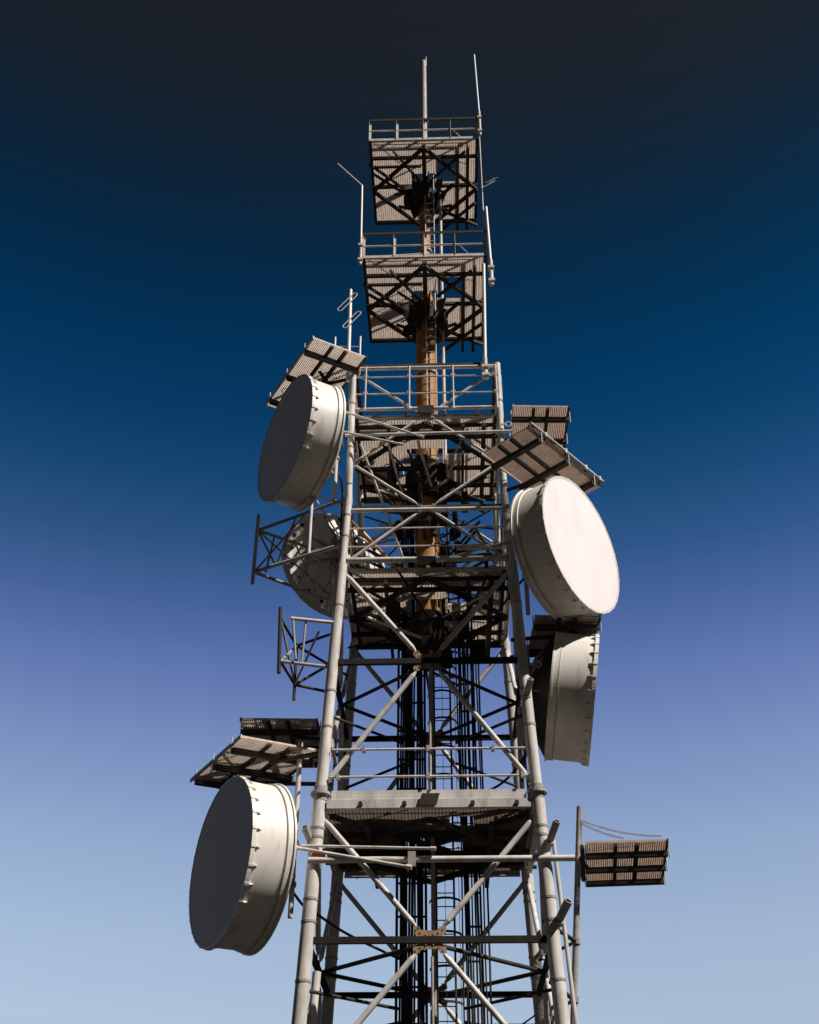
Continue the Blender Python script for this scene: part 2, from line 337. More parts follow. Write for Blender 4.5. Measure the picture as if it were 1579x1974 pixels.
# lower platform with heavy edge girders
z = 10.48; e = hw(z)-.12
hl = [(-.7, -.1, -.2, 1.0), (.45, 1.0, -1.6, -.9), (.1, .8, .1, 1.0)]
b = [((-e, -e*.3), (e, -e*.3), .12, 0), ((-e, e*.3), (e, e*.3), .12, 0), ((-e*.95, -e*.98), (e*.2, e*.1), .10, .103), ((e*.95, -e*.98), (-e*.2, e*.1), .10, .103), ((0, -e), (-e, 0), .12, .206), ((0, -e), (e, 0), .12, .206),
     ((-e, 0), (0, e), .12, .206), ((e, 0), (0, e), .12, .206), ((-e, e*.7), (e, e*.7), .2, 0), ((-e*.6, -e), (-e*.6, e), .10, .31), ((e*.6, -e), (e*.6, e), .10, .31)]
gm = grating(-e, e, -e, e, z, hl, pitch=.032, H=.055); pf = gm.build('platform', GRATE_SHADE, tower)
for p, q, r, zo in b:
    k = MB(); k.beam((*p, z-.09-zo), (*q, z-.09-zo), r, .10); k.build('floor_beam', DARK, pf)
for fi in range(4):
    n = FN[fi]; k = MB(); k.channel(fpos(fi, -.93, z-.02)+n*.10, fpos(fi, .93, z-.02)+n*.10, .12, .19, n); k.build('edge_beam', GALV, pf)
    k = MB(); k.channel(fpos(fi, -.90, z+.24), fpos(fi, .90, z+.24), .12, .15, n); k.beam(fpos(fi, -.90, z+.125), fpos(fi, .90, z+.125), .05, .05); k.build('edge_beam', GALV, pf)
    for s in (-.62, -.22, .4, .8):
        k = MB(); p = fpos(fi, s, z-.05)+n*.11; k.tube(p, p+n*.10, .05, n=10); k.build('bolt_boss', DARK, pf)
    k = MB(); c = fpos(fi, 0, z+.06)+n*.15; k.prism([c+V((-.22, 0, -.14)) if fi in (0, 2) else c+V((0, -.22, -.14)), c+(V((.17, 0, -.14)) if fi in (0, 2) else V((0, .17, -.14))), c+(V((.24, 0, .12)) if fi in (0, 2) else V((0, .24, .12))), c+(V((-.14, 0, .12)) if fi in (0, 2) else V((0, -.14, .12)))], n, .02); k.build('splice_plate', DARK, pf)
# upper guard rails between the leg tops
for fi in range(4):
    n = FN[fi]
    for zr, r, m_ in ((23.12, .055, GALV), (22.80, .022, GALV), (22.2, .022, GALV)):
        k = MB(); k.tube(fpos(fi, -.94, zr)+n*.05, fpos(fi, .98, zr)+n*.05, r, n=10); k.build('rail_tube', m_, tower)
    k = MB(); k.angle(fpos(fi, -.98, 23.27), fpos(fi, .98, 23.27), .10, -n); k.build('top_rail', DARK, tower)
    for s in (-.82, -.22, .38, .97):
        k = MB(); k.tube(fpos(fi, s, 21.6)+n*.1, fpos(fi, s, 23.15)+n*.1, .024, n=8); k.build('rail_post', GALV, tower)
        for zr in (22.8, 22.2):
            k = MB(); p = fpos(fi, s, zr)+n*.08; k.beam(p-V((0, 0, .04)), p+V((0, 0, .04)), .13, .07, n); k.build('clamp', GALD, tower)
# tube just below the upper platform, sticking out on the right
k = MB(); k.tube((-2.15, -2.12, 20.72), (2.28, -2.12, 20.76), .045, n=12); k.build('rail_tube', GALV, tower)
k = MB(); k.tube((-2.5, -2.55, 9.22), (3.0, -2.55, 9.22), .066, n=14, hollow=True); k.build('cross_tube', GALV, tower)
k = MB(); k.beam((-.35, -2.63, 9.05), (-.35, -2.63, 9.35), .10, .16, (1, 0, 0)); k.build('clamp', GALD, tower)
# interior long braces lit from the right
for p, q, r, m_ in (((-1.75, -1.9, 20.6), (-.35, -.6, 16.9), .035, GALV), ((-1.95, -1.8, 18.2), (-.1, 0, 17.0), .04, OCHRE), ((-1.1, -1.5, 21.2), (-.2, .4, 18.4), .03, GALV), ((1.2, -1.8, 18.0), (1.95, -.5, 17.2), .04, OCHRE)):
    k = MB(); k.tube(p, q, r, n=10); k.build('inner_brace', m_, tower)
for p, q in (((-.9, .5, 20.3), (-.2, .5, 20.3)), ((.7, .6, 20.2), (1.7, .6, 20.2)), ((.9, .3, 17.1), (1.8, .3, 17.1)), ((.75, -1.6, 17.45), (1.9, -1.6, 17.45))):
    k = MB(); k.beam(p, q, .08, .10); k.build('inner_beam', GALV, tower)
# mast
mast = MB()
for z0, z1, r0, r1 in ((16.3, 27.4, .335, .30), (27.4, 28.0, .30, .19), (28.0, 33.3, .185, .17), (33.3, 33.5, .17, .12)): mast.tube((0, 0, z0), (0, 0, z1), r0, r1, 28)
mo = mast.build('mast', OCHRE, tower)
k = MB(); k.tube((0, 0, 33.5), (0, 0, 40.2), .115, .10, 20); k.tube((.09, -.02, 39.9), (.09, -.02, 40.45), .025, n=8); k.build('mast_top', GALD, mo)
for z, r in ((24.6, .33), (29.9, .2), (31.6, .2), (36.6, .13), (18.0, .35), (17.2, .35)):
    k = MB(); k.ring((0, 0, z), (0, 0, 1), .08, r+.03, .07); k.build('mast_band', GALD if z != 17.2 else RUST, mo)
k = MB()
for x in (.02, .30):
    k.tube((x, -.42, 20.0), (x, -.42, 33.2), .018, n=6)
for i in range(44): k.tube((.02, -.42, 20.1+i*.3), (.30, -.42, 20.1+i*.3), .012, n=5)
k.build('ladder', GALV, mo)
k = MB(); k.tube((.52, .1, 20.2), (.52, .1, 33.0), .05, n=10); k.build('mast_pipe', GALV, mo)
k = MB(); k.beam((.10, -.40, 27.95), (.10, -.40, 28.3), .14, .05, (0, 1, 0)); k.build('warning_tape', YELLOW, mo)

def clutter(z0, z1, r0, r1, nb_, nt_, seed, name='shade_filler_box'):  # made-up boxes among tubes, added to darken the tower core
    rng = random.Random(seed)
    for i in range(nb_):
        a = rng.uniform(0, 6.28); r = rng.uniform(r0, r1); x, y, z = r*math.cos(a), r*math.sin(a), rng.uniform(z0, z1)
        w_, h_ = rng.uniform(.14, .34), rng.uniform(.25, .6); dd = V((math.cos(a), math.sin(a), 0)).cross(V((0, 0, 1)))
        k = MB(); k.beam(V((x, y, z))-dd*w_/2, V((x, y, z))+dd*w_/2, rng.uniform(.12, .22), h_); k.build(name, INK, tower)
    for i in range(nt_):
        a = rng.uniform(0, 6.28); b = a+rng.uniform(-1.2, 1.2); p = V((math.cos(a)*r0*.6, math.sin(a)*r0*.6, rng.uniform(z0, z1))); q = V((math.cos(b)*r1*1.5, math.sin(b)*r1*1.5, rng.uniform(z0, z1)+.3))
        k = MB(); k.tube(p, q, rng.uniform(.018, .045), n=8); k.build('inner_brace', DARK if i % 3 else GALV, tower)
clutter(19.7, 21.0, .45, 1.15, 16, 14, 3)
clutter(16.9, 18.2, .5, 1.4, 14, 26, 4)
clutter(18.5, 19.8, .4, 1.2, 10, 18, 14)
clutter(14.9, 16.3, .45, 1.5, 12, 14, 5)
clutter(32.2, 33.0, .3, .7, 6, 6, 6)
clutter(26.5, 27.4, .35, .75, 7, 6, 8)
# ------------------------------------------------------------ central riser: ladder, cage, cable trays and feeder cables
lad = thing('access_ladder', 'dark caged access ladder running up inside the tower beside the cables', 'ladder', (.3, .1, 0))
for x in (.12, .52):
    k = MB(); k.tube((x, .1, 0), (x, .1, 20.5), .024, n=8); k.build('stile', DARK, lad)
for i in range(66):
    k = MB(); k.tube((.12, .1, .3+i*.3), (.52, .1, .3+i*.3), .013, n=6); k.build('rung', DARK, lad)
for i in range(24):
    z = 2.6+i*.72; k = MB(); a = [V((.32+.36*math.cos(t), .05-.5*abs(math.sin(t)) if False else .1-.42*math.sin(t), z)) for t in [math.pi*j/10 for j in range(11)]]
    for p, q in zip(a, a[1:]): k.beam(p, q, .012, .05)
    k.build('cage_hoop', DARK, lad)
for t in (30, 60, 90, 120, 150):
    k = MB(); x, y = .32+.36*math.cos(R(t)), .1-.42*math.sin(R(t)); k.beam((x, y, 2.6), (x, y, 19.2), .03, .012, (1, 0, 0)); k.build('cage_strap', DARK, lad)
tray = thing('cable_tray', 'dark vertical steel cable tray up the left of the tower core', 'cable tray', (-.42, .35, 0))
for x in (-.78, -.12):
    k = MB(); k.channel((x, .35, 0), (x, .35, 17.5), .06, .07, (1, 0, 0)); k = MB(); k.beam((x, .35, 0), (x, .35, 17.5), .06, .09, (0, 1, 0)); k.build('rail', DARK, tray)
for i in range(23):
    k = MB(); k.beam((-.75, .35, .6+i*.75), (-.15, .35, .6+i*.75), .05, .04); k.build('crossbar', DARK, tray)
tray2 = thing('cable_tray', 'narrow dark cable tray up the right of the tower core', 'cable tray', (.95, .45, 0))
for x in (.80, 1.12):
    k = MB(); k.beam((x, .45, 0), (x, .45, 17.5), .05, .08, (0, 1, 0)); k.build('rail', DARK, tray2)
for i in range(23):
    k = MB(); k.beam((.82, .45, .4+i*.75), (1.10, .45, .4+i*.75), .05, .04); k.build('crossbar', DARK, tray2)
xs = [-.70, -.655, -.60, -.55, -.49, -.435, -.38, -.30, -.245, -.19]
for i, x in enumerate(xs):
    k = MB(); zt = 20.4 if i % 3 else 19.8; r = .024+.004*(i % 3)
    pts = [V((x+.012*math.sin(z_*.9+i), .285+.010*math.cos(z_*1.3+i*2), z_)) for z_ in [j*.8 for j in range(int(zt/.8)+1)]]
    for p, q in zip(pts, pts[1:]): k.tube(p, q, r, n=8, cap=False)
    tag(k.build('feeder_cable', BLACK), 'black feeder cable strapped in the bundle up the left cable tray', 'cable', 'feeder cables on the left tray')
for i, x in enumerate([.70, .76, .86, .93, .985, 1.06, 1.2, 1.27]):
    k = MB(); r = .018+.005*(i % 3)
    pts = [V((x+.015*math.sin(z_*.7+i*2), .38+.02*math.cos(z_*1.1+i), z_)) for z_ in [j*.8 for j in range(21)]]
    for p, q in zip(pts, pts[1:]): k.tube(p, q, r, n=8, cap=False)
    tag(k.build('feeder_cable', BLACK), 'thin black feeder cable running up beside the right cable tray', 'cable', 'feeder cables on the right tray')
k = MB(); k.tube((.06, -.45, 0), (.06, -.45, 8.2), .05, n=12); k.tube((.06, -.45, 8.2), (.06, -.45, 16), .05, n=12)
tag(k.build('riser_pipe', GALD), 'grey vertical riser pipe in front of the ladder in the tower core', 'pipe')

# ------------------------------------------------------------ microwave dishes
def dish(label, c, az, rad, dep, depth_back, group='shrouded microwave dishes', back=None, tilt=0, holes=False, pipe=None):
    """c: centre of the radome; az: heading of the radome's normal from +x towards +y"""
    n = V((math.cos(az), math.sin(az), 0)); t = V((-math.sin(az), math.cos(az), 0)); zz = V((0, 0, 1)); c = V(c)
    n = (n*math.cos(tilt)-zz*math.sin(tilt)).normalized(); zz = n.cross(t)
    M = Matrix.Translation(c) @ Matrix((n, t, zz)).transposed().to_4x4()
    d = thing('microwave_dish', label, 'dish antenna', c, group)
    k = MB(); k.lathe([(0, .028), (rad*.3, .026), (rad*.6, .020), (rad*.85, .012), (rad*.989, .006)], M, 96); k.lathe([(rad*.989, .006), (rad*.989, -.03)], M, 96); k.build('radome', RADOME, d)
    k = MB()
    k.lathe([(rad*.992, -.04), (rad*.992, .012), (rad*1.022, .012), (rad*1.022, -.075), (rad*.99, -.085)], M, 96, False)
    k.lathe([(rad*.99, -.085), (rad*.99, -dep+.16)], M, 96)
    k.lathe([(rad*.97, -.05), (rad*.97, -dep+.1)], M, 96)
    k.lathe([(rad*.99, -dep+.16), (rad*1.008, -dep+.15), (rad*1.008, -dep+.02)], M, 96, False)
    k.lathe([(rad*1.008, -dep+.02), (rad*1.03, -dep+.02), (rad*1.03, -dep-.02), (rad*.97, -dep-.02)], M, 96, False)
    sh = k.build('shroud', SHROUD, d)
    k = MB(); k.lathe([(rad*1.0115, -dep+.165), (rad*1.0115, -dep+.150)], M, 96); k.build('seam', GALD, sh)
    N = 30
    for i in range(N):
        a = 2*math.pi*(i+.5)/N; rr = t*math.cos(a)+zz*math.sin(a); tt = zz*math.cos(a)-t*math.sin(a)
        k = MB(); b = c+rr*rad*1.03
        b = c+rr*rad*1.024
        k.beam(b-n*.09, b+n*.012, .05, .022, rr)
        k.prism([c+rr*(rad*.988)-n*.085, c+rr*(rad*1.030)-n*.085, c+rr*(rad*.990)-n*.21], tt, .022)
        k.tube(c+rr*(rad*1.022)-n*.09, c+rr*(rad*1.012)-n*.16, .012, .010, 6)
        k.build('rim_clamp', SHROUD, sh)
    k = MB(); pr = []
    for j in range(13):
        u = 1-j/12; pr.append((rad*(.12+.87*u) if j < 12 else rad*.12, -dep-.02-depth_back*(1-u**1.8)))
    k.lathe(pr, M, 72)
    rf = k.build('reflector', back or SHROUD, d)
    if holes:      # white bolted back ring round the darker reflector
        k = MB(); k.lathe([(rad*1.03, -dep-.025), (rad*1.03, -dep-.05), (rad*.86, -dep-.10), (rad*.80, -dep-.13)], M, 72, False); k.build('back_ring', SHROUD, d)
        for j in range(20):
            a = 2*math.pi*j/20; p = c+(t*math.cos(a)+zz*math.sin(a))*rad*.93-n*(dep+.07); k = MB(); k.tube(p, p-n*.05, .05 if j % 3 else .03, n=10); k.build('back_bolt', INK, d)
    for j in range(8):
        a = 2*math.pi*(j+.5)/8; rr = t*math.cos(a)+zz*math.sin(a); tt = zz*math.cos(a)-t*math.sin(a)
        k = MB(); k.prism([c+rr*(rad*.94)-n*(dep+.03), c+rr*(rad*.55)-n*(dep+depth_back*.62), c+rr*(rad*.2)-n*(dep+depth_back*.92), c+rr*(rad*.2)-n*(dep+depth_back+.12), c+rr*(rad*.55)-n*(dep+depth_back*.62+.16)], tt, .03); k.build('back_rib', GALD, rf)
    h0 = c-n*(dep+depth_back-.02)
    k = MB(); k.tube(h0, h0-n*.16, rad*.20, rad*.18, 24); k.tube(h0-n*.16, h0-n*.26, .09, n=12); k.build('hub', GALD, d)
    k = MB()
    k.lathe([(rad*1.01, -dep-.03), (rad*1.06, -dep-.03)], M, 8) if False else None
    for s in (-1, 1):
        k.beam(h0-n*.05+t*(.36*s)-zz*.55, h0-n*.05+t*(.36*s)+zz*.55, .08, .10, n)
    for s in (-.45, .45): k.beam(h0-n*.13+zz*s-t*.42, h0-n*.13+zz*s+t*.42, .09, .07, zz)
    k.build('mount_frame', GALD, d)
    if pipe:
        px, py, z0, z1, r = pipe
        k = MB(); k.tube((px, py, z0), (px, py, z1), r, n=14, hollow=True)
        mp = k.build('mount_pipe', GALV, d)
        for s in (-.45, .45):
            k = MB(); a = h0-n*.13+zz*s; b = V((px, py, a.z)); k.beam(a, b, .09, .07, zz); k.ring(b, zz, r-.01, r+.03, .09, 16); k.build('pipe_clamp', GALD, mp)
    return d
dA = dish('white drum shaped dish facing left in shade, upper left below a tilted grating', (-3.80, -1.9, 20.86), R(211), 1.75, .92, .45, pipe=(-2.42, -1.55, 19.0, 22.4, .055))
dB = dish('lowest drum shaped dish facing left, by the front left leg near the bottom', (-4.46, -1.9, 9.44), R(211), 1.747, .95, .45, pipe=(-2.92, -1.65, 8.3, 12.2, .058))
dC = dish('drum shaped dish on the right with its round white face in full sun', (3.77, -2.6, 16.86), R(-36.3), 1.728, .88, .42, pipe=(2.42, -1.95, 15.3, 18.6, .055))
dD = dish('drum shaped dish seen edge on, lower right under a brown grating', (3.93, -.9, 13.55), R(-3), 1.525, 1.0, .52, back=DARK, tilt=R(9), pipe=(2.42, -.9, 12.0, 15.0, .055))  # dark back puts the reflector's shade into its colour
dE = dish('dish turned away behind the left legs, bright top and dark ribbed back', (-2.86, 2.75, 19.62), R(124), 1.64, .22, .40, holes=True, pipe=(-1.95, 1.75, 18.0, 21.2, .055))
def strut(name, label, p, q, r, cat='strut', m=GALV, group=None):
    k = MB(); k.tube(p, q, r, n=10)
    u = (V(q)-V(p)).normalized(); k.tube(V(q)-u*.12, V(q), r*1.5, n=8); k.tube(V(p), V(p)+u*.12, r*1.5, n=8)
    return k.build(name, m, cat) if not isinstance(cat, str) else tag(k.build(name, m), label, cat, group)
strut('side_strut', None, (-2.35, -2.32, 21.45), (-.05, -2.26, 20.5), .03, dA)
strut('side_strut', None, (-2.35, -2.32, 20.75), (-.6, -2.22, 20.3), .03, dA)
strut('side_strut', None, (-2.85, -2.55, 9.5), (-.35, -2.72, 9.0), .035, dB)
strut('side_strut', None, (-2.85, -2.5, 9.55), (.15, -2.68, 9.4), .028, dB)
strut('side_strut', None, (2.75, -2.2, 17.4), (-.1, -2.08, 16.7), .022, dC, GALD)
k = MB(); k.beam((-2.42, -2.55, 9.36), (-2.15, -2.56, 9.30), .03, .09); k.build('warning_tape', ORANGE, dB)

def feeder(label, pts, r=.03):
    P = [V(p) for p in pts]; out = []
    for i in range(len(P)-1):
        p0, p1, p2, p3 = P[max(i-1, 0)], P[i], P[i+1], P[min(i+2, len(P)-1)]
        for j in range(8):
            t = j/8; out.append(.5*((2*p1)+(p2-p0)*t+(2*p0-5*p1+4*p2-p3)*t*t+(3*p1-p0-3*p2+p3)*t**3))
    out.append(P[-1]); k = MB()
    for a, b in zip(out, out[1:]): k.tube(a, b, r, n=8, cap=False)
    tag(k.build('feeder_cable', BLACK), label, 'cable')
feeder('black cable looping from the upper left dish down the front left leg', [(-2.75, -1.35, 20.7), (-2.4, -1.4, 20.1), (-2.2, -1.75, 19.2), (-2.18, -1.8, 18.0), (-2.1, -1.6, 17.2), (-1.2, -.6, 16.9), (-.6, .2, 16.3)])
feeder('black cable sagging from the lowest left dish into the tower', [(-3.2, -1.2, 9.3), (-2.75, -1.3, 8.7), (-2.5, -1.5, 8.5), (-1.8, -1.0, 8.15), (-.7, .2, 7.9)])
feeder('black cable running from the sunlit dish into the tower', [(2.65, -1.75, 16.8), (2.35, -1.7, 16.4), (2.1, -1.5, 16.2), (1.6, -.6, 15.9), (.95, .3, 15.7)])
feeder('black cable hanging from the edge on dish to the right leg', [(2.55, -.8, 13.5), (2.35, -.4, 12.9), (2.2, -.6, 12.2), (1.7, -.1, 11.8), (1.0, .35, 11.6)])
feeder('thin cable drooping across the lower right corner of the tower', [(2.3, 1.2, 6.95), (1.6, 1.1, 6.55), (1.0, .8, 6.6), (.75, .4, 6.1), (.7, .35, 5.0)], .018)

# ------------------------------------------------------------ ice shields
def shield(label, p0, along, L, across, Wd, z, nb, arms, holes=(), post=None, tilt=0, gmat=None, group='grating ice shields over the dishes'):
    """p0 near corner; along: heading of the long side; across: heading of the short side"""
    a = V((math.cos(along), math.sin(along), tilt)).normalized(); c = V((math.cos(across), math.sin(across), 0))
    upv = c.cross(a); upv = upv if upv.z > 0 else -upv
    rot = Matrix((c, a, upv)).transposed(); P0 = V((*p0, z))
    th = thing('ice_shield', label, 'ice shield', P0, group)
    gm = grating(0, Wd, 0, L, 0, holes, pitch=.042, H=.040, lp=.050, lt=.022, rot=rot, c=P0); gm.build('grating', gmat or GRATEB, th)
    T = lambda x, y, w_: P0+rot @ V((x, y, w_))
    for x in (-.02, Wd+.02):
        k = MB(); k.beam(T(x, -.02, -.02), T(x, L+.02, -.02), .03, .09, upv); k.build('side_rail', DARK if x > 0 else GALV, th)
    for x in (Wd*.36, Wd*.62):
        k = MB(); k.beam(T(x, 0, -.09), T(x, L, -.09), .09, .06, upv); k.build('stringer', DARK, th)
    for i in range(nb):
        y = L*(.14+.72*i/max(1, nb-1)); k = MB(); k.beam(T(-.04, y, -.20), T(Wd+.02, y, -.18), .13, .12, upv); cb = k.build('cross_beam', DARK, th)
        
        for xx in (-.06, Wd+.06): k = MB(); k.tube(T(xx, y, -.27), T(xx, y, .12), .014, n=6); k.build('u_bolt', GALV, cb)
    for (p, q) in arms:
        k = MB(); k.tube(p, q, .05, n=10); k.build('support_arm', DARK, th)
    return th
AL = R(121)
shield('ice shield over the upper left dish, tilted corner rising above the railing', (-2.95, -3.5), AL, 3.25, R(31), 1.56, 23.0, 3, [((-1.95, -1.95, 22.9), (-3.6, -1.6, 22.75)), ((-2, -.6, 21.6), (-3.3, -.9, 22.75)), ((-1.98, -1.9, 21.6), (-2.9, -2.4, 22.75))], gmat=GRATE)
shield('ice shield directly over the lowest left dish, seen from below with three beams', (-4.11, -2.55), R(122), 3.0, R(27), 1.85, 12.0, 3, [((-2.3, -2.3, 11.7), (-3.6, -1.6, 11.75)), ((-2.3, -.4, 11.7), (-4.4, -.4, 11.75))], gmat=GRATE)
shield('second ice shield standing higher behind the one over the lowest left dish', (-4.78, .70), R(90), 3.0, R(3), 1.9, 13.9, 3, [((-2.2, 1.3, 13.5), (-3.6, 1.3, 13.65)), ((-2.2, 2.1, 13.5), (-4.4, 2.9, 13.65))], gmat=GRATE)
shield('dark ice shield over the sunlit white dish, with bright pipe along its edge', (1.44, -3.13), R(51), 3.25, R(-43), 1.50, 19.3, 3, [((2.0, -2.0, 18.9), (2.9, -2.3, 19.05)), ((2.0, 0, 18.9), (3.2, -1.2, 19.05))])
shield('upright looking ice shield behind the one over the sunlit white dish', (2.42, -1.70), R(90), 2.7, R(3), 1.5, 22.0, 3, [((2.0, -.6, 21.6), (3.0, -.6, 21.8)), ((2.0, .9, 21.6), (3.0, .9, 21.8))])
shield('brown ice shield under the sunlit dish and over the edge on dish', (2.60, -2.15), R(93), 1.75, R(3), 1.50, 15.16, 2, [((2.0, -1.6, 14.8), (3.6, -1.6, 14.93)), ((2.0, -.7, 14.8), (3.6, -.7, 14.93))])
k = MB(); e0 = V((2.58, -4.19, 19.38)); e1 = V((4.61, -1.68, 19.38)); k.tube(e0, e1, .035, n=8)
for t in (.2, .47, .75, .95): k.tube(lerp(e0, e1, t)-V((0, 0, .06)), lerp(e0, e1, t)+V((0, 0, .06)), .05, n=8)
k.build('edge_pipe', GALV, [o for o in bpy.data.objects if o.get('label', '').startswith('dark ice shield')][0])

# pole with its own shield on the far right
pole = thing('outrigger_pole', 'long slim grey pole standing off the right legs at lower right', 'pole', (2.93, 0, 6.3))
k = MB(); k.tube((3.49, 0, 11.24), (2.97, 0, 6.45), .068, n=14, hollow=True); k.build('pipe', GALD, pole)
for z in (8.2, 7.0):
    x = 3.49-(11.24-z)*.1085; k = MB(); k.tube((hw(z)-.1, -hw(z)+.4, z-.1), (x, 0, z), .045, n=10); k.tube((hw(z), hw(z)*.5, z-.1), (x, 0, z), .035, n=10); k.build('stand_off_arm', DARK, pole)
    k = MB(); k.ring((x, 0, z), (.11, 0, 1), .06, .10, .12, 16); k.build('clamp', GALD, pole)
sf = shield('isolated ice shield held out from the slim pole at far right', (3.50, -.62), R(84), 2.9, R(-3), 1.78, 10.2, 3, [], group='grating ice shields over the dishes')
k = MB(); k.tube((3.36, -.9, 10.0), (3.50, .3, 10.0), .05, n=10); k.tube((3.42, .05, 10.0), (3.62, .6, 10.0), .05, n=10); k.tube((3.42, .0, 9.9), (3.62, 1.5, 10.0), .06, n=8); k.build('support_arm', DARK, sf)
def chain(p, q, sag, n=34):
    k = MB(); p, q = V(p), V(q); pts = [lerp(p, q, i/n)-V((0, 0, sag*4*(i/n)*(1-i/n))) for i in range(n+1)]
    for i, (a, b) in enumerate(zip(pts, pts[1:])):
        d = (b-a); o = d.orthogonal().normalized() if i % 2 else d.cross(d.orthogonal()).normalized()
        for s in (-1, 1): k.tube(a-d*.15+o*.018*s, b+d*.15+o*.018*s, .007, n=5)
    return k
ch1 = chain((3.45, -.03, 10.92), (5.18, -.62, 10.32), .10); tag(ch1.build('chain', GALD), 'long rusty chain from the slim pole to the outer edge of its shield', 'chain')
ch2 = chain((3.45, -.03, 10.86), (4.35, -.55, 10.3), .05, 20); tag(ch2.build('chain', GALD), 'short rusty chain from the slim pole to the middle of its shield', 'chain')

# ------------------------------------------------------------ antennas
def whip(label, pts, r, m, group=None, base=.6):
    th = thing('whip_antenna', label, 'antenna', pts[0], group)
    k = MB()
    for i, (p, q) in enumerate(zip(pts, pts[1:])): k.tube(p, q, r*(1-.35*i), r*(1-.35*i)*.9, 8)
    k.build('rod', m, th)
    k = MB(); p = V(pts[0]); k.tube(p-V((0, 0, base)), p+V((0, 0, .25)), r*1.35, n=10)
    for dz in (-base*.8, -.1): k.beam(p+V((0, 0, dz-.04)), p+V((0, 0, dz+.04)), r*4, r*4, (0, 1, 0))
    k.build('mount', GALV, th); return th
whip('thin antenna bent outward at its tip, on the left rail of the second platform', [(-1.93, -1.93, 28.3), (-1.96, -1.93, 30.95), (-2.78, -1.93, 32.05)], .036, ROD, base=.9)
whip('pale blue straight rod antenna at the right corner of the top platform', [(1.87, -1.85, 34.4), (1.80, -1.85, 37.8)], .034, BLUEROD, base=1.0)
whip('white rod antenna on the right rail of the second platform', [(1.98, -1.93, 27.2), (1.93, -1.93, 29.8)], .046, ROD, base=.8)
whip('tall white rod antenna rising from the right end of the tower guard rail', [(1.66, -2.15, 23.1), (1.76, -2.1, 27.1)], .050, ROD, base=.5)
dp = thing('folded_dipole_antenna', 'glaring white pole antenna with two folded loops above the left leg', 'antenna', (-2.12, -2.25, 22.5))
k = MB(); k.tube((-2.12, -2.25, 22.5), (-2.15, -2.25, 26.0), .052, n=12); k.build('pole', ROD, dp)
def loop(c, d, L, wdt, r):
    c, d = V(c), V(d).normalized(); s = V((0, -1, 0)).cross(d).normalized()*wdt/2; k = MB(); pts = []
    for j in range(9): a = -math.pi/2+math.pi*j/8; pts.append(c+d*(L/2)+d*math.cos(a)*wdt/2+s*math.sin(a))
    for j in range(9): a = math.pi/2+math.pi*j/8; pts.append(c-d*(L/2)+d*math.cos(a)*wdt/2+s*math.sin(a))
    for a, b in zip(pts, pts[1:]+pts[:1]): k.tube(a, b, r, n=6)
    return k
loop((-2.22, -2.32, 25.45), (.62, 0, .85), .70, .13, .014).build('loop', ROD, dp)
loop((-2.07, -2.32, 24.75), (.62, 0, .85), .62, .13, .014).build('loop', ROD, dp)
rk = thing('rail_bracket', 'small white two post bracket behind the folded loop antenna', 'bracket', (-2.2, -2.2, 23.2))
for x in (-2.53, -1.82):
    k = MB(); k.tube((x, -2.2, 23.3), (x, -2.2, 24.2), .028, n=8); k.build('post', ROD, rk)
k = MB(); k.tube((-2.55, -2.2, 23.85), (-1.80, -2.2, 23.82), .012, n=6); k.build('crossbar', ROD, rk)
k = MB(); p = V((1.86, -1.9, 30.75))
ya = thing('yagi_antenna', 'tiny white branched antenna sticking out right below the top platform', 'antenna', p)
k.tube(p, p+V((.40, 0, .30)), .014, n=6)
k.build('boom', ROD, ya)
for t, l in ((.4, .16), (.7, .13), (.98, .1)):
    k = MB(); b = p+V((.40*t, 0, .30*t)); k.tube(b-V((.07, .1, .0)), b+V((l, -.1, .05)), .010, n=6); k.build('element', ROD, ya)
k = MB(); k.tube((1.84, -1.86, 28.75), (1.84, -1.86, 33.3), .02, n=8)
tag(k.build('conduit', GALV), 'thin grey conduit along the right edge between the two top platforms', 'conduit')

# ------------------------------------------------------------ outrigger frames on the left
f1 = thing('antenna_outrigger', 'triangular tube frame jutting left with upright posts beside the middle left leg', 'frame', (-2, -1, 17.3), 'outrigger frames on the left')
T1, T2 = V((-4.5, -.82, 17.3)), V((-4.5, -.82, 18.6))
def part(th, name, segs, r, m=GALV):
    for p, q in segs:
        k = MB(); k.tube(p, q, r, n=10, hollow=False); k.build(name, m, th)
part(f1, 'post', [((-4.5, -.9, 16.9), (-4.5, -.9, 19.05))], .048)
part(f1, 'arm', [(T1, (-2.05, -2.0, 17.45)), (T1, (-2.0, 1.2, 17.3)), (T2, (-2.0, .9, 18.6)), (T2, (-2.05, -2.0, 18.75))], .044, GALD)
part(f1, 'arm', [(T1+V((.45, -.28, -.02)), (-2.15, -2.05, 17.30))], .05, GALV)
part(f1, 'brace', [(T1+V((.3, 0, 0)), (-4.1, -.5, 18.6)), (T2, (-2.6, .5, 17.3)), (T1, (-3.05, -1.6, 18.7)), (T2, (-3.9, -1.1, 17.3)), ((-3.6, -.35, 18.6), (-3.0, .2, 17.3)), ((-3.9, -1.12, 17.3), (-3.4, -1.4, 18.65)), ((-3.4, -.25, 17.3), (-2.9, -1.5, 17.4))], .027, GALD)
part(f1, 'post', [((-3.0, -1.62, 17.1), (-3.0, -1.62, 19.6)), ((-2.62, .55, 16.9), (-2.62, .55, 18.3))], .045)
part(f1, 'brace', [((-3.0, -1.62, 19.2), (-2.1, -1.6, 17.6)), ((-3.0, -1.62, 17.4), (-2.1, -2.0, 16.3)), ((-3.0, -1.6, 19.2), (-2.1, -1.3, 19.0))], .024)
f2 = thing('antenna_outrigger', 'dark triangular tube frame jutting left below the first one, against the sky', 'frame', (-2.2, -1, 14), 'outrigger frames on the left')
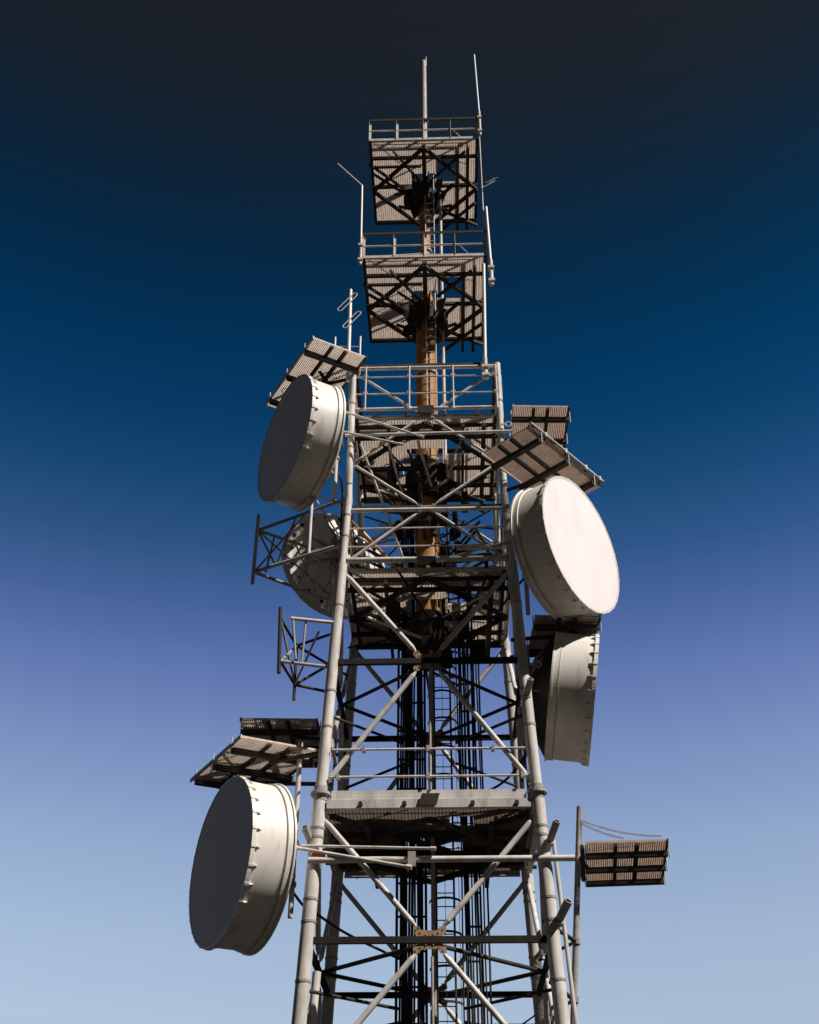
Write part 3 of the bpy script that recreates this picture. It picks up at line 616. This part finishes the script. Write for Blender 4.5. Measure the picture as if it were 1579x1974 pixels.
a1, a2, b1, b2 = V((-3.46, -2.45, 15)), V((-3.23, -1.08, 15)), V((-3.38, -2.5, 13.85)), V((-3.19, -1.27, 13.85))
part(f2, 'arm', [(a1+V((.25, 0, 0)), (-2.15, -2.2, 15))], .045, GALV)
part(f2, 'arm', [(b1, (-2.2, -2.15, 13.85))], .04, GALD)
part(f2, 'arm', [(a1, a2), (b1, b2), (a2, (-2.15, -1.6, 15.1)), (a2, (-2.1, .6, 15.0)), (b2, (-2.15, -.6, 13.9)), (b2, (-2.2, -.4, 15.0))], .035, DARK)
part(f2, 'post', [(b1-V((.02, 0, .3)), a1+V((-.02, 0, .3)))], .045, DARK)
part(f2, 'post', [(b2-V((0, 0, .4)), a2+V((0, 0, .05)))], .038, DARK)
part(f2, 'brace', [(lerp(a1, (-2.15, -2.2, 15), .45), lerp(b1, (-2.2, -2.15, 13.85), .4)), (b2, (-2.6, -1.9, 14.95)), (a1, b2), (b1, a2), (a1+V((.3, 0, -.05)), b1+V((.35, 0, .05)))], .026, GALD)

def eye(c, r, parent, d=(0, -1, 0)):
    k = MB(); c = V(c); u = V((1, 0, 0)); w_ = V((0, 0, 1)); P = [c+u*r*math.cos(2*math.pi*i/16)+w_*r*math.sin(2*math.pi*i/16) for i in range(16)]
    for a, b in zip(P, P[1:]+P[:1]): k.tube(a, b, .022, n=6)
    k.beam(c-V((r, 0, 0)), c-V((r+.14, 0, 0)), .04, .04); k.build('lifting_eye', GALV, parent)
eye((2.2, -2.15, 20.98), .075, tower); eye((2.55, -2.1, 13.9), .08, dD)
# stub pipes clamped to the legs
def stub(label, p, q, r=.085):
    k = MB(); k.tube(p, q, r, n=18, hollow=True); o = k.build('stub_pipe', GALD); tag(o, label, 'pipe', 'open stub pipes clamped to the legs')
    k = MB(); c = lerp(p, q, .25); k.ring(c, V(q)-V(p), r-.01, r+.03, .08, 18); k.build('pipe_clamp', GALD, o)
stub('open ended stub pipe beside the lowest left dish and the left leg', (-2.42, -2.2, 9.55), (-2.60, -2.68, 9.88), .075)
stub('open ended stub pipe on the right leg just above the long cross tube', (2.45, -2.4, 9.45), (2.66, -2.85, 9.9), .075)
stub('dark stub pipe on the right leg below the long cross tube', (2.5, -2.4, 7.85), (2.78, -2.82, 8.28), .085)
stub('small stub pipe on the right leg between the two right hand dishes', (2.2, -2.2, 12.9), (2.32, -2.65, 13.25), .07)
k = MB(); k.tube((2.62, -2.2, 9.7), (2.86, -2.3, 5.0), .045, n=10); tag(k.build('riser_pipe', GALV), 'slim vertical pipe alongside the front right leg', 'pipe')
k = MB(); k.tube((-2.0, -1.75, 16.9), (-2.18, -1.8, 18.6), .05, n=10); tag(k.build('riser_pipe', GALV), 'slim vertical pipe just behind the middle of the left leg', 'pipe')
k = MB(); k.tube((-2.12, -1.5, 12.9), (-2.46, -1.6, 11.0), .075, n=12, hollow=True); tag(k.build('riser_pipe', GALV), 'short thick lit pipe inside the left leg above the lower platform', 'pipe')
k = MB(); k.tube((-2.35, -1.3, 7.3), (-2.55, -1.4, 3.6), .09, n=12); tag(k.build('riser_pipe', GALV), 'lit pipe inside the left leg at the bottom of the tower', 'pipe')
